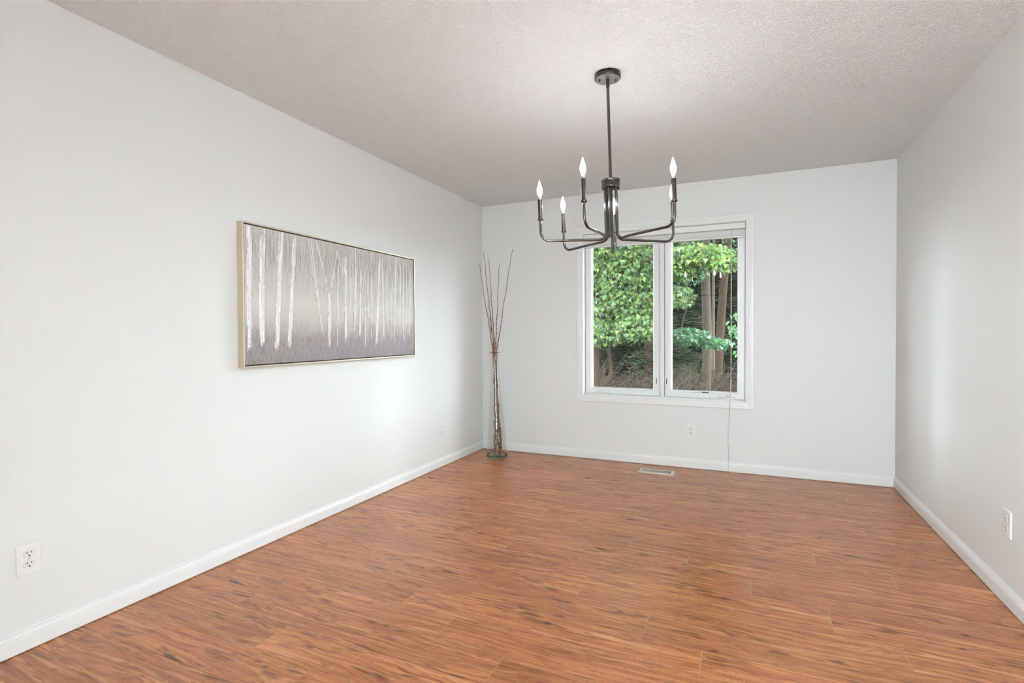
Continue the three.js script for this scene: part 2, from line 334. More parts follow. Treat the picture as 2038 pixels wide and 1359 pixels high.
// ---------------------------------------------------------------- chandelier
{
  const c = thing('chandelier', 'six-arm dark metal chandelier with lit flame-tip candle bulbs', 'chandelier', [1.806, H, 2.1423]);
  const a = V(0.0331, -0.9993, 0.0178).normalize(), e1 = V(-0.9995, -0.0331, 0), e2 = V(0.0006, -0.0178, -0.9998);
  const at = (s, r = 0, ang = 0) => V(0, -0.025, 0).addScaledVector(a, s).addScaledVector(e1, r * Math.cos(ang)).addScaledVector(e2, r * Math.sin(ang));
  const up = a.clone().negate(), q = new THREE.Quaternion().setFromUnitVectors(V(0, 1, 0), up);
  const stand = (g, s, r = 0, ang = 0) => g.applyQuaternion(q).translate(...at(s, r, ang).toArray());   // local +y runs up the leaning axis
  const lathe = (pts, seg = 28) => new THREE.LatheGeometry(pts.map(([r, y]) => new THREE.Vector2(r, y)), seg);
  const canopy = part('canopy', lathe([[0, 0], [0.064, 0], [0.064, -0.021], [0.0625, -0.0245], [0.060, -0.025], [0, -0.025]], 48), M.bronze, c);
  part('underside', cyl(0.0595, 0.0595, 0.001, 40, 0, -0.0255, 0), M.steel, canopy, 'brushed underside made paler for the reflected room light');  // paler disc puts the reflection of floor and walls into its colour
  for (const s of [-1, 1]) part('screw', cyl(0.0045, 0.0045, 0.009, 12, s * 0.036, -0.030, -s * 0.017), M.black, canopy);
  part('swivel', merge([stand(cyl(0.0085, 0.0085, 0.040, 16), 0.018), stand(new THREE.SphereGeometry(0.0075, 14, 10), 0.041), stand(cyl(0.0055, 0.0055, 0.012, 12), 0.047)]), M.bronze, c);
  part('stem', merge([stand(cyl(0.0075, 0.0075, 0.452, 16), 0.274), stand(cyl(0.0078, 0.0078, 0.010, 16), 0.055), stand(cyl(0.0085, 0.0085, 0.010, 16), 0.494)]), M.metal, c);
  part('hub', stand(lathe([[0, 0.0], [0.043, 0], [0.046, -0.002], [0.046, -0.006], [0.0445, -0.007], [0.0445, -0.034], [0.046, -0.036], [0.046, -0.041], [0.043, -0.044], [0, -0.044]], 40), 0.498), M.metal, c);
  part('finial', merge([stand(cyl(0.0068, 0.0068, 0.32, 14), 0.695), stand(new THREE.SphereGeometry(0.0068, 12, 8), 0.855)]), M.metal, c);
  const bulbGlass = phys(0xffffff, 0.02, { transmission: 1, thickness: 0, ior: 1.5 });
  const glow = std(rgb(1, 0.97, 0.92), 0.5, { emissive: rgb(1, 0.94, 0.84), emissiveIntensity: 15 });
  const r = 0.3507, rt = 0.0064, angles = [5.8631, 6.7976, 7.6737, 8.6907, 9.8835, 11.1088];
  const arc = (out, s, R, from, to, ang) => { const l = []; for (let i = 0; i <= 6; i++) { const t = from + (to - from) * i / 6; l.push(at(s + R * Math.sin(t), out + R * Math.cos(t), ang)); } return l; };
  angles.forEach((ang) => {
    const low = 0.791, R = 0.030, R2 = 0.045, inner = 0.030;
    const pts = [at(0.53, inner, ang), at(0.62, inner, ang), at(0.70, inner, ang),
      ...arc(inner + R, low - R, R, Math.PI, Math.PI / 2, ang), at(low, 0.12, ang), at(low, 0.22, ang),
      ...arc(r - R2, low - R2, R2, Math.PI / 2, 0, ang), at(0.715, r, ang), at(0.683, r, ang)];
    const arm = part('arm', tube(pts, rt, 96, 10), M.metal, c);
    part('candle_cup', stand(lathe([[0, 0.002], [0.0125, 0.002], [0.0135, 0], [0.0135, -0.006], [0.0115, -0.009], [0, -0.009]]), 0.681, r, ang), M.metal, arm);
    part('candle_sleeve', stand(cyl(0.0103, 0.0103, 0.099, 20), 0.6365, r, ang), M.bronze, arm, 'dark candle sleeve');
    part('bulb_base', stand(cyl(0.0085, 0.0085, 0.012, 16), 0.583, r, ang), M.steel, arm);
    const prof = [[0.0085, 0], [0.0095, 0.006], [0.0135, 0.016], [0.0168, 0.028], [0.0175, 0.038], [0.0165, 0.050], [0.0132, 0.064], [0.0092, 0.077], [0.0056, 0.088], [0.0032, 0.098], [0.0018, 0.106], [0.0006, 0.112]];
    const glass = lathe(prof, 20), p = glass.attributes.position, bend = rr(-1, 1) > 0 ? 1 : -1;
    for (let i = 0; i < p.count; i++) { const y = p.getY(i), k = Math.max(0, y - 0.066); p.setX(i, p.getX(i) + bend * (k * 0.16 - k * k * 5)); }
    glass.computeVertexNormals();
    part('bulb_glass', stand(glass, 0.579, r, ang), bulbGlass, arm, 'clear flame-tip bulb');
    part('bulb_filament', stand(lathe([[0.0005, 0.006], [0.006, 0.010], [0.0105, 0.020], [0.0132, 0.032], [0.0128, 0.044], [0.0100, 0.057], [0.0064, 0.069], [0.0030, 0.080], [0.0004, 0.088]], 16), 0.579, r, ang), glow, arm, 'glowing bulb core');
    const lamp = new THREE.PointLight(0xeef4ff, BULB_CANDELA);
    lamp.position.copy(at(0.539, r, ang)); lamp.castShadow = true; lamp.shadow.radius = 0.12; lamp.name = 'bulb_light';
    c.add(lamp);
  });
}

// ---------------------------------------------------------------- painting
{
  const w = 1.552, h = 0.767, cw = 1536, ch = 768;
  const canvas = document.createElement('canvas'), relief = document.createElement('canvas');
  canvas.width = relief.width = cw; canvas.height = relief.height = ch;
  const g = canvas.getContext('2d'), k = relief.getContext('2d');
  const X = (u) => u * cw, Y = (v) => (1 - v) * ch;
  const bg = g.createLinearGradient(0, 0, 0, ch);
  [[0, '#cbc6c1'], [0.3, '#cdc9c4'], [0.55, '#d6d2ca'], [0.70, '#c8c1bc'], [0.84, '#ada3a3'], [1, '#958e8e']].forEach(([t, c]) => bg.addColorStop(t, c));
  g.fillStyle = bg; g.fillRect(0, 0, cw, ch);
  k.fillStyle = '#707070'; k.fillRect(0, 0, cw, ch);
  const stroke = (ctx, x0, y0, x1, y1, width, style, bend = 0) => { ctx.strokeStyle = style; ctx.lineWidth = width; ctx.beginPath(); ctx.moveTo(x0, y0); ctx.quadraticCurveTo((x0 + x1) / 2 + bend, (y0 + y1) / 2, x1, y1); ctx.stroke(); };
  // vertical scumbles: pale in the open middle, lilac and grey undergrowth along the bottom
  for (let i = 0; i < 5200; i++) {
    const x = rnd() * cw, low = rnd() < 0.55, y = low ? ch * rr(0.66, 1.0) : ch * rr(0, 0.42), len = low ? rr(10, 80) : rr(20, 110);
    const tone = low ? ['rgba(120,108,112,0.16)', 'rgba(150,138,140,0.18)', 'rgba(92,88,88,0.14)', 'rgba(196,190,184,0.14)'][i % 4] : ['rgba(150,143,139,0.14)', 'rgba(208,202,194,0.14)', 'rgba(128,120,118,0.10)'][i % 3];
    stroke(g, x, y, x + rr(-4, 4), y + len, rr(1, 4), tone);
    stroke(k, x, y, x, y + len, rr(1, 3), i % 2 ? 'rgba(150,150,150,0.25)' : 'rgba(70,70,70,0.25)');
  }
  for (let i = 0; i < 1500; i++) { const x = cw * (0.45 + 0.55 * Math.pow(rnd(), 0.8)), y = ch * rr(0.05, 0.75); stroke(g, x, y, x + rr(-6, 6), y + rr(30, 160), rr(0.8, 2.6), i % 3 ? 'rgba(242,240,236,0.42)' : 'rgba(130,124,122,0.32)'); }
  // fine hanging twigs near the top
  for (let i = 0; i < 620; i++) { const x = cw * Math.pow(rnd(), 0.9), y = ch * rr(-0.02, 0.16); stroke(g, x, y, x + rr(-14, 14), y + ch * rr(0.08, 0.26), rr(0.8, 1.7), i % 4 ? 'rgba(96,88,84,0.6)' : 'rgba(240,238,234,0.7)', rr(-12, 12)); }
  // mauve undergrowth with a ragged top edge
  for (let i = 0; i < 2600; i++) { const u = rnd(), top = 0.74 - 0.05 * noise(u * 5, 3) - 0.10 * smooth(0.3, 0.7, u) * (0.5 + 0.5 * noise(u * 9, 7)), y = ch * (top + 0.30 * Math.pow(rnd(), 1.4)); stroke(g, u * cw, y, u * cw + rr(-5, 5), y + rr(24, 90), rr(2, 8), ['rgba(134,118,122,0.11)', 'rgba(118,108,110,0.10)', 'rgba(150,136,136,0.10)', 'rgba(104,98,98,0.08)'][i % 4]); }
  const trees = [[0.021, 1, 0.017, 0.12, 0.024], [0.076, 1, 0.069, 0.15, 0.027], [0.158, 1, 0.132, 0.13, 0.025], [0.219, 1, 0.191, 0.12, 0.022], [0.287, 1, 0.36, 0.23, 0.009], [0.301, 1, 0.348, 0.41, 0.008], [0.329, 1, 0.402, 0.54, 0.009], [0.402, 0.55, 0.399, 0.12, 0.020], [0.453, 0.98, 0.402, 0.55, 0.009], [0.453, 0.83, 0.444, 0.12, 0.010], [0.5, 0.96, 0.495, 0.17, 0.017], [0.429, 1, 0.495, 0.69, 0.006], [0.565, 1, 0.552, 0.22, 0.013], [0.595, 0.8, 0.587, 0.22, 0.015], [0.645, 0.9, 0.594, 0.57, 0.005], [0.625, 0.5, 0.623, 0.11, 0.011], [0.67, 1, 0.665, 0.19, 0.009], [0.731, 1, 0.699, 0.12, 0.018], [0.749, 0.95, 0.752, 0.17, 0.012], [0.851, 1, 0.836, 0.14, 0.011], [0.803, 0.9, 0.839, 0.6, 0.006], [0.891, 0.95, 0.882, 0.3, 0.008], [0.916, 1, 0.91, 0.16, 0.011], [0.941, 1, 0.937, 0.3, 0.008], [0.973, 0.95, 0.963, 0.2, 0.010], [0.53, 0.9, 0.525, 0.3, 0.005], [0.78, 0.9, 0.782, 0.25, 0.006], [0.81, 0.7, 0.815, 0.2, 0.006], [0.64, 0.75, 0.648, 0.3, 0.006]];
  for (const [u0, v0, u1, v1, wd] of trees) {
    const n = Math.ceil(18 + wd * 1700), px = wd * cw;
    for (let i = 0; i < n; i++) {                                // trunk in short knife strokes
      const t0 = rr(-0.02, 0.97), t1 = Math.min(1 + rr(-0.05, 0.04), t0 + rr(0.10, 0.34)), o = rr(-0.5, 0.5) * px * 0.72;
      const fade = t1 > 0.85 ? 0.45 : 0.9, c = ['252,252,250', '240,239,236', '255,255,254', '226,223,220'][i % 4];
      const xa = X(u0 + (u1 - u0) * t0) + o, xb = X(u0 + (u1 - u0) * t1) + o + rr(-1, 1), ya = Y(v0 + (v1 - v0) * t0), yb = Y(v0 + (v1 - v0) * t1);
      stroke(g, xa, ya, xb, yb, Math.max(1.4, px * rr(0.12, 0.34)), `rgba(${c},${fade})`);
      stroke(k, xa, ya, xb, yb, Math.max(1.4, px * rr(0.12, 0.30)), `rgba(${190 + 60 * rnd() | 0},${200},${200},0.8)`);
    }
    if (wd > 0.008) for (let i = 0; i < n * 1.3; i++) {          // dark bark nicks
      const t = rnd(), x = X(u0 + (u1 - u0) * t) + rr(-0.5, 0.5) * px, y = Y(v0 + (v1 - v0) * t);
      stroke(g, x, y, x + rr(-3, 3), y + rr(3, 14), rr(0.6, 1.4), 'rgba(84,78,76,0.42)');
      stroke(k, x, y, x, y + 8, 1.5, 'rgba(30,30,30,0.6)');
    }
    for (const s of [-0.52, 0.52]) for (let i = 0; i < n * 0.6; i++) { const t = rnd(), x = X(u0 + (u1 - u0) * t) + s * px, y = Y(v0 + (v1 - v0) * t); stroke(g, x, y, x + rr(-1, 1), y + rr(6, 30), 1, 'rgba(96,90,88,0.5)'); }
  }
  for (const [u0, v0, u1, v1, b] of [[0.225, 0.9, 0.30, 0.68, 6], [0.30, 0.7, 0.345, 0.6, 0], [0.03, 0.9, 0.075, 0.78, 4], [0.08, 0.95, 0.125, 0.82, 6], [0.15, 0.86, 0.085, 0.66, -6], [0.345, 0.62, 0.375, 0.57, 10], [0.60, 0.50, 0.68, 0.28, -16], [0.40, 0.66, 0.385, 0.62, 0], [0.45, 0.62, 0.47, 0.55, 4], [0.19, 0.98, 0.215, 0.86, 4], [0.82, 0.84, 0.845, 0.6, 0]]) { stroke(g, X(u0), Y(v0), X(u1), Y(v1), 2.4, 'rgba(96,90,86,0.85)', b); stroke(g, X(u0) + 2, Y(v0), X(u1) + 2, Y(v1), 1.4, 'rgba(240,238,234,0.7)', b); }
  for (let i = 0; i < 2000; i++) { const x = rnd() * cw, y = ch * rr(0.79, 0.99); stroke(g, x, y, x + rr(-3, 3), y + rr(6, 34), rr(0.8, 2), i % 3 ? 'rgba(78,72,72,0.4)' : 'rgba(190,180,180,0.35)'); }
  // signature marks in the lower right corner
  stroke(g, X(0.962), Y(0.048), X(0.960), Y(0.012), 2.4, '#3a3836'); stroke(g, X(0.958), Y(0.030), X(0.966), Y(0.032), 1.8, '#3a3836'); stroke(g, X(0.970), Y(0.018), X(0.978), Y(0.036), 2.6, '#3a3836'); stroke(g, X(0.972), Y(0.035), X(0.979), Y(0.022), 2, '#3a3836'); stroke(g, X(0.946), Y(0.032), X(0.948), Y(0.030), 3, '#3a3836');
  const map = new THREE.CanvasTexture(canvas), bump = new THREE.CanvasTexture(relief);
  map.colorSpace = THREE.SRGBColorSpace;

  const p = thing('framed_painting', 'wide grey painting of white birch trunks in a thin champagne frame', 'painting', [0, 0.990, 2.019], Math.PI / 2);
  const champagne = std(rgb(0.63, 0.55, 0.41), 0.36, { metalness: 0.85 });
  const rect = [-w / 2 + 0.0085, w / 2 - 0.0085, 0.0085, h - 0.0085];
  for (const s of SIDES) part('frame_rail', frameSide(rect, [[0, 0.004], [0, 0.0425], [0.0012, 0.044], [0.0072, 0.044], [0.0085, 0.0425], [0.0085, 0.002], [0, 0.004]], s), champagne, p);
  part('backing', span(-w / 2 + 0.004, w / 2 - 0.004, 0.004, h - 0.004, 0.004, 0.012), M.black, p);
  const i = 0.0140, cv = new THREE.BoxGeometry(w - 2 * i, h - 2 * i, 0.026).translate(0, h / 2, 0.0255);
  part('canvas', cv, [0, 1, 2, 3].map(() => std(rgb(0.35, 0.33, 0.32), 0.8)).concat([std(0xffffff, 0.62, { map, bumpMap: bump, bumpScale: 0.0016 }), M.black]), p);
}

// ---------------------------------------------------------------- electrical outlets
{
  const plateM = std(rgb(0.92, 0.92, 0.915), 0.22), rimM = std(rgb(0.42, 0.42, 0.41), 0.7);
  const make = (label, x, y, z, turn) => {
    const o = thing('wall_outlet', label, 'outlet', [x, y, z], turn, 'duplex outlets round the room');
    part('plate', rbox(0.073, 0.114, 0.0075, 0.0028, 0, 0, 0.0026), plateM, o);
    for (const s of [1, -1]) {
      const f = new THREE.Shape();
      f.absarc(0, 0, 0.0172, 0.72, Math.PI - 0.72, false); f.absarc(0, 0, 0.0172, Math.PI + 0.72, -0.72, false); f.closePath();
      const face = part('receptacle', new THREE.ExtrudeGeometry(f, { depth: 0.0012, bevelEnabled: true, bevelThickness: 0.0004, bevelSize: 0.0004, bevelSegments: 1, curveSegments: 10 }).translate(0, s * 0.0195, 0.0058), M.ivory, o);
      part('slot', box(0.0024, 0.0080, 0.0012, -0.0064, s * 0.0195 + 0.004, 0.0072), M.black, face);  // black inserts paint the darkness inside the slots, which are not cut in
      part('slot', box(0.0022, 0.0066, 0.0012, 0.0064, s * 0.0195 + 0.004, 0.0072), M.black, face);
      part('ground_slot', merge([cyl(0.0026, 0.0026, 0.0012, 12).rotateX(Math.PI / 2).translate(0, s * 0.0195 - 0.0078, 0.0072), box(0.0052, 0.0026, 0.0012, 0, s * 0.0195 - 0.0093, 0.0072)]), M.black, face);
      part('rim', new THREE.TorusGeometry(0.0176, 0.0005, 4, 28).scale(1, 0.72, 1).translate(0, s * 0.0195, 0.0064), rimM, face);
    }
    part('screw', cyl(0.0024, 0.0024, 0.001, 12).rotateX(Math.PI / 2).translate(0, 0, 0.0064), M.steel, o);
  };
  make('white duplex outlet low on the left wall, nearest the camera', 0, 0.3385, 3.684, Math.PI / 2);
  make('white duplex outlet low on the left wall, between painting and vase', 0, 0.3235, 0.784, Math.PI / 2);
  make('white duplex outlet under the window', 2.003, 0.3205, 0, 0);
  make('white duplex outlet low on the right wall', W, 0.3455, 1.836, -Math.PI / 2);
}

// ---------------------------------------------------------------- floor register
{
  const x0 = 1.609, x1 = 1.897, z0 = 0.172, z1 = 0.316, cx = (x0 + x1) / 2, cz = (z0 + z1) / 2, w = x1 - x0, d = z1 - z0;
  const v = thing('floor_register', 'white metal floor register with dark slots in front of the window wall', 'vent', [cx, 0, cz]);
  const cream = std(rgb(0.84, 0.80, 0.75), 0.4), sx = w / 2 - 0.030, sz = d / 2 - 0.034;
  const rim = [[0, 0.0012], [0, 0.0052], [0.012, 0.0062], [0.024, 0.0052], [0.030, 0.0008], [0, 0.0008]];
  part('frame', frame([-sx, sx, -sz, sz], rim.map(([u, q]) => [u, q])).rotateX(-Math.PI / 2), cream, v);
  part('frame_edge', merge([span(-sx, sx, 0.0008, 0.0055, sz, sz + 0.010), span(-sx, sx, 0.0008, 0.0055, -sz - 0.010, -sz)]), cream, v);
  part('duct_shade', span(-sx, sx, 0.0004, 0.0012, -sz, sz), M.black, v);  // black sheet painted in for the darkness of the duct below
  const n = 20;
  for (let i = 1; i < n; i++) part(i > 1 ? 'louver_' + String(i - 1).padStart(3, '0') : 'louver', span(-sx + (i - 0.24) * 2 * sx / n, -sx + (i + 0.24) * 2 * sx / n, 0.0012, 0.0052, -sz, sz), cream, v);
}

// ---------------------------------------------------------------- vase and willow branches
{
  const VX = 0.296, VZ = 0.288;
  const v = thing('glass_floor_vase', 'tall clear bottle-shaped glass vase with a green tinted base in the corner', 'vase', [VX, 0, VZ]);
  const lathe = (pts, seg = 40) => new THREE.LatheGeometry(new THREE.SplineCurve(pts.map(([r, y]) => new THREE.Vector2(r, y))).getPoints(pts.length * 4), seg);
  const clear = phys(rgb(0.975, 0.985, 0.98), 0.015, { transmission: 1, thickness: 0, ior: 1.5, specularIntensity: 0.8 });
  const lean = (g) => { const p = g.attributes.position; for (let i = 0; i < p.count; i++) { const k = -0.020 * p.getY(i) / 0.985; p.setX(i, p.getX(i) + 0.913 * k); p.setZ(i, p.getZ(i) - 0.408 * k); } return g; };
  part('body', lean(lathe([[0.0955, 0.028], [0.0945, 0.06], [0.0905, 0.12], [0.0835, 0.22], [0.0725, 0.36], [0.0600, 0.52], [0.0470, 0.68], [0.0355, 0.82], [0.0275, 0.92], [0.0255, 0.955], [0.030, 0.975], [0.042, 0.984]])), clear, v);
  part('inner_wall', lean(lathe([[0.0905, 0.032], [0.0895, 0.06], [0.0855, 0.12], [0.0785, 0.22], [0.0675, 0.36], [0.0555, 0.52], [0.0430, 0.68], [0.0318, 0.82], [0.0242, 0.92], [0.0228, 0.955], [0.028, 0.978], [0.041, 0.985]])), clear, v);
  part('base', lathe([[0.001, 0.002], [0.05, 0.002], [0.088, 0.0025], [0.0945, 0.008], [0.0962, 0.02], [0.0958, 0.030], [0.090, 0.024], [0.07, 0.016], [0.03, 0.018], [0.001, 0.02]]), phys(rgb(0.93, 0.98, 0.96), 0.02, { transmission: 1, thickness: 0.02, ior: 1.5, attenuationColor: rgb(0.28, 0.44, 0.38), attenuationDistance: 0.15 }), v, 'thick dark green tinted glass base');
  part('rim', lean(new THREE.TorusGeometry(0.0425, 0.0028, 8, 40).rotateX(Math.PI / 2).translate(0, 0.985, 0)), phys(rgb(0.80, 0.88, 0.86), 0.03, { transmission: 1, thickness: 0.01, ior: 1.5, attenuationColor: rgb(0.15, 0.22, 0.22), attenuationDistance: 0.006 }), v, 'dark flared glass rim');

  const bark = dataTexture(64, 1024, (x, y) => {
    const t = 0.5 + 0.55 * noise(x / 26 + y / 60, y / 26) + 0.25 * noise(x / 7, y / 13);
    return mix3([66, 40, 26], [206, 156, 112], smooth(0.25, 0.95, t));
  }, true);
  const barkM = std(0xffffff, 0.7, { map: bark });
  const right = V(0.913, -0.005, -0.408), deep = V(0.408, 0, 0.913);
  // [sideways offset at base, at rim, at tip, tip height, depth at base, at tip, label]
  const list = [
    [-0.010, 0.000, 0.152, 1.947, 0.014, 0.06, 'tallest twisted branch in the vase, leaning far right'],
    [0.044, -0.026, -0.118, 1.929, 0.016, -0.03, 'tall twisted branch in the vase with the dark tip leaning left'],
    [0.030, -0.016, -0.070, 1.872, -0.016, 0.03, 'twisted branch in the vase crossing behind the tall left one'],
    [0.018, -0.033, -0.158, 1.812, 0.022, 0.05, 'leftmost twisted branch leaning out of the vase'],
    [0.004, -0.012, 0.026, 1.810, -0.014, -0.04, 'pale-tipped twisted branch standing nearly upright in the vase'],
    [-0.022, -0.022, -0.060, 1.33, 0.0, 0.01, 'short twisted branch hidden among the others above the vase rim'],
  ];
  list.forEach(([s0, s1, s2, top, d0, d2, label], n) => {
    const pts = [], K = 44, ph = n * 7.7;
    for (let i = 0; i <= K; i++) {
      const y = 0.022 + (top - 0.022) * i / K, below = y < 0.985, t = below ? (y - 0.02) / 0.965 : (y - 0.985) / (top - 0.985);
      const s = below ? s0 + (s1 - s0) * t : s1 + (s2 - s1) * t, d = below ? d0 + (0.006 * (n % 3 - 1) - d0) * t : 0.006 * (n % 3 - 1) + (d2 - 0.006 * (n % 3 - 1)) * t;
      const lim = below && y > 0.75 ? 0.0035 : below ? 0.0075 : 0.0048;
      const wob = lim * (0.8 * noise(y * 6 + ph, n) + 0.6 * noise(y * 19 + ph, n + 9)), wob2 = lim * noise(y * 9 + ph, n + 30);
      pts.push(V(0, y, 0).addScaledVector(right, s + wob).addScaledVector(deep, d + wob2));
    }
    const g = taperTube(pts, 0.0078, 0.0020, 150, 7);
    const uv = g.attributes.uv;
    for (let i = 0; i < uv.count; i++) uv.setXY(i, uv.getY(i), uv.getX(i) * 1.6 + n * 0.23);
    const m = part(numbered('willow_branch'), g, barkM, scene);
    m.position.set(VX, 0, VZ);
    m.userData = { label, category: 'branch', group: 'curly willow branches in the vase' };
  });
}

// ---------------------------------------------------------------- the garden and the wood behind the house
const groundY = (x, z) => z > -1 ? -0.5 : -0.5 + 0.062 * (-z - 1) + 0.10 * noise(x * 0.35, z * 0.35) * smooth(-2, -5, z) + smooth(-9, -16, z) * 0.9;
{
  const litter = dataTexture(512, 512, (x, y) => {
    const a = noise(x / 6, y / 6), b = noise(x / 17 + 9, y / 17), c = noise(x / 3, y / 3 + 40);
    return mix3(mix3([44, 36, 31], [72, 60, 50], clamp(0.5 + 0.5 * a)), c > 0.45 ? [100, 86, 70] : [32, 31, 25], 0.25 + 0.2 * b).map((v) => clamp(v, 0, 255));
  }, true);
  const g = new THREE.PlaneGeometry(60, 44, 150, 110).rotateX(-Math.PI / 2).translate(1, 0, -4), p = g.attributes.position;
  for (let i = 0; i < p.count; i++) p.setY(i, groundY(p.getX(i), p.getZ(i)) + (p.getZ(i) < -1.5 ? 0.03 * noise(p.getX(i) * 2, p.getZ(i) * 2) : -0.1));
  g.computeVertexNormals();
  litter.repeat.set(40, 30);
  const m = structure('ground', 'brown leaf-littered ground outside the window', 'ground', new THREE.Mesh(g, phys(rgb(0.46, 0.42, 0.38), 0.95, { map: litter, specularIntensity: 0.15 })));
  m.receiveShadow = true;

  structure('added_patio', 'pale concrete slab added outside the glass door to bounce daylight in', 'added_patio', new THREE.Mesh(metresUv(span(-5, W + 6, -0.28, -0.16, REAR + T, 13)), std(rgb(0.72, 0.73, 0.73), 0.9)));  // unseen pale slab, added to bounce daylight up to the ceiling

  // leaf shapes, each lying in the xy plane, about 1 unit wide
  const folded = (s, fold) => { const q = new THREE.ShapeGeometry(s, 3), a = q.attributes.position; for (let i = 0; i < a.count; i++) a.setZ(i, fold * Math.abs(a.getX(i)) - 0.12 * (a.getY(i) - 0.4) ** 2); q.computeVertexNormals(); return q; };
  const lobes = [[0, 0], [0.12, 0.05], [0.42, -0.02], [0.34, 0.12], [0.52, 0.34], [0.34, 0.34], [0.36, 0.48], [0.16, 0.42], [0.20, 0.66], [0.10, 0.62], [0, 1.0]];
  const maple = folded(new THREE.Shape([...lobes.map(([x, y]) => new THREE.Vector2(x, y)), ...lobes.slice(1, -1).reverse().map(([x, y]) => new THREE.Vector2(-x, y))]), 0.28);
  const ov = new THREE.Shape(); ov.moveTo(0, 0); ov.quadraticCurveTo(0.42, 0.35, 0, 1); ov.quadraticCurveTo(-0.42, 0.35, 0, 0);
  const oval = folded(ov, 0.35);
  const spray = merge([...Array(9)].map((_, i) => { const s = i % 2 ? 1 : -1, y = i * 0.1, l = 0.5 - 0.035 * i; const t = new THREE.BufferGeometry(); t.setAttribute('position', new THREE.Float32BufferAttribute([0, y - 0.03, 0, s * l, y + 0.22, -0.06, 0, y + 0.05, 0], 3)); t.setAttribute('uv', new THREE.Float32BufferAttribute([0, 0, 1, 0, 0, 1], 2)); t.computeVertexNormals(); return t; }));

  const leafM = (r, gr, b) => phys(rgb(r, gr, b), 0.45, { transmission: 0.32, thickness: 0 });
  const lightGreens = [leafM(0.077, 0.146, 0.025), leafM(0.102, 0.177, 0.028), leafM(0.060, 0.118, 0.023), leafM(0.163, 0.202, 0.037)];
  const leafWhite = phys(0xffffff, 0.55, { transmission: 0.32, thickness: 0 });
  const darkLeaf = phys(0xffffff, 0.9, { transmission: 0.15, thickness: 0, specularIntensity: 0.15 });
  const barkTex = dataTexture(128, 512, (x, y) => { const t = 0.5 + 0.4 * noise(x / 5, y / 40) + 0.2 * noise(x / 14, y / 12); return mix3([66, 56, 50], [150, 138, 122], clamp(t)); }, true);
  barkTex.repeat.set(2, 3);
  const greyBark = phys(rgb(0.36, 0.345, 0.31), 0.9, { map: barkTex, specularIntensity: 0.2 }), brownBark = phys(rgb(0.26, 0.21, 0.17), 0.9, { map: barkTex, specularIntensity: 0.2 }), twigM = phys(rgb(0.055, 0.042, 0.033), 0.9, { specularIntensity: 0.2 });

  const paleTwig = phys(rgb(0.085, 0.066, 0.05), 0.9, { specularIntensity: 0.2 });
  const eye = camera.position;
  function placeLeaves(clusters, size, face) {
    const out = [];
    for (const [cx, cy, cz, rx, ry, rz, n, tone = 0] of clusters) for (let i = 0; i < n; i++) {
      let d; do d = V(rr(-1, 1), rr(-1, 1), rr(-1, 1)); while (d.lengthSq() > 1);
      d.multiplyScalar(Math.pow(d.length(), -0.25));
      const o = new THREE.Object3D();
      o.position.set(cx + d.x * rx, cy + d.y * ry, cz + d.z * rz);
      const nrm = V(rr(-0.8, 0.8), face[1] + rr(-0.45, 0.55), face[2] + rr(-0.6, 0.5)).normalize(), down = V(rr(-0.8, 0.8), -1, rr(-0.2, 0.6));
      const yAx = down.addScaledVector(nrm, -down.dot(nrm)).normalize(), xAx = V().crossVectors(yAx, nrm);
      o.quaternion.setFromRotationMatrix(new THREE.Matrix4().makeBasis(xAx, yAx, nrm));
      o.scale.setScalar(size * rr(0.65, 1.15)); o.updateMatrix();
      out.push({ o, tone, dist: o.position.distanceTo(eye) });
    }
    return out;
  }
  function foliage(t, leaves, geo, mats, palette, single, white) {
    leaves.sort((a, b) => a.dist - b.dist);
    const inView = leaves.filter((l) => { const k = (0 - eye.z) / (l.o.position.z - eye.z), x = eye.x + (l.o.position.x - eye.x) * k, y = eye.y + (l.o.position.y - eye.y) * k; return x > 1.1 && x < 2.4 && y > 0.63 && y < 1.97; }).slice(0, single), chosen = new Set(inView);
    inView.forEach((l, i) => { const m = part(i ? 'leaf_' + String(i).padStart(3, '0') : 'leaf', geo, mats[(i * 7 + (l.tone ? 1 : 0)) % mats.length], t); m.position.copy(l.o.position).sub(t.position); m.quaternion.copy(l.o.quaternion); m.scale.copy(l.o.scale); });
    const rest = leaves.filter((l) => !chosen.has(l));
    const inst = new THREE.InstancedMesh(geo, white ?? leafWhite, rest.length);
    inst.name = 'foliage'; inst.userData.kind = 'stuff'; inst.castShadow = inst.receiveShadow = true;
    const mm = new THREE.Matrix4(), back = new THREE.Matrix4().makeTranslation(-t.position.x, -t.position.y, -t.position.z), col = new THREE.Color();
    rest.forEach((l, i) => { inst.setMatrixAt(i, mm.multiplyMatrices(back, l.o.matrix)); const p = palette[Math.floor(rnd() * palette.length)], f = rr(0.75, 1.2); inst.setColorAt(i, col.setRGB(p[0] * f, p[1] * f, p[2] * f)); });
    t.add(inst);
  }
  const limbs = (t, name, mat, list) => list.forEach(([r0, r1, ...pts]) => part(name, taperTube(pts.map(([x, y, z]) => V(x - t.position.x, y - t.position.y, z - t.position.z)), r0, r1, 20, 8), mat, t));
  const mid = [[0.064, 0.124, 0.022], [0.085, 0.150, 0.024], [0.046, 0.096, 0.020], [0.034, 0.074, 0.016], [0.125, 0.172, 0.030]];

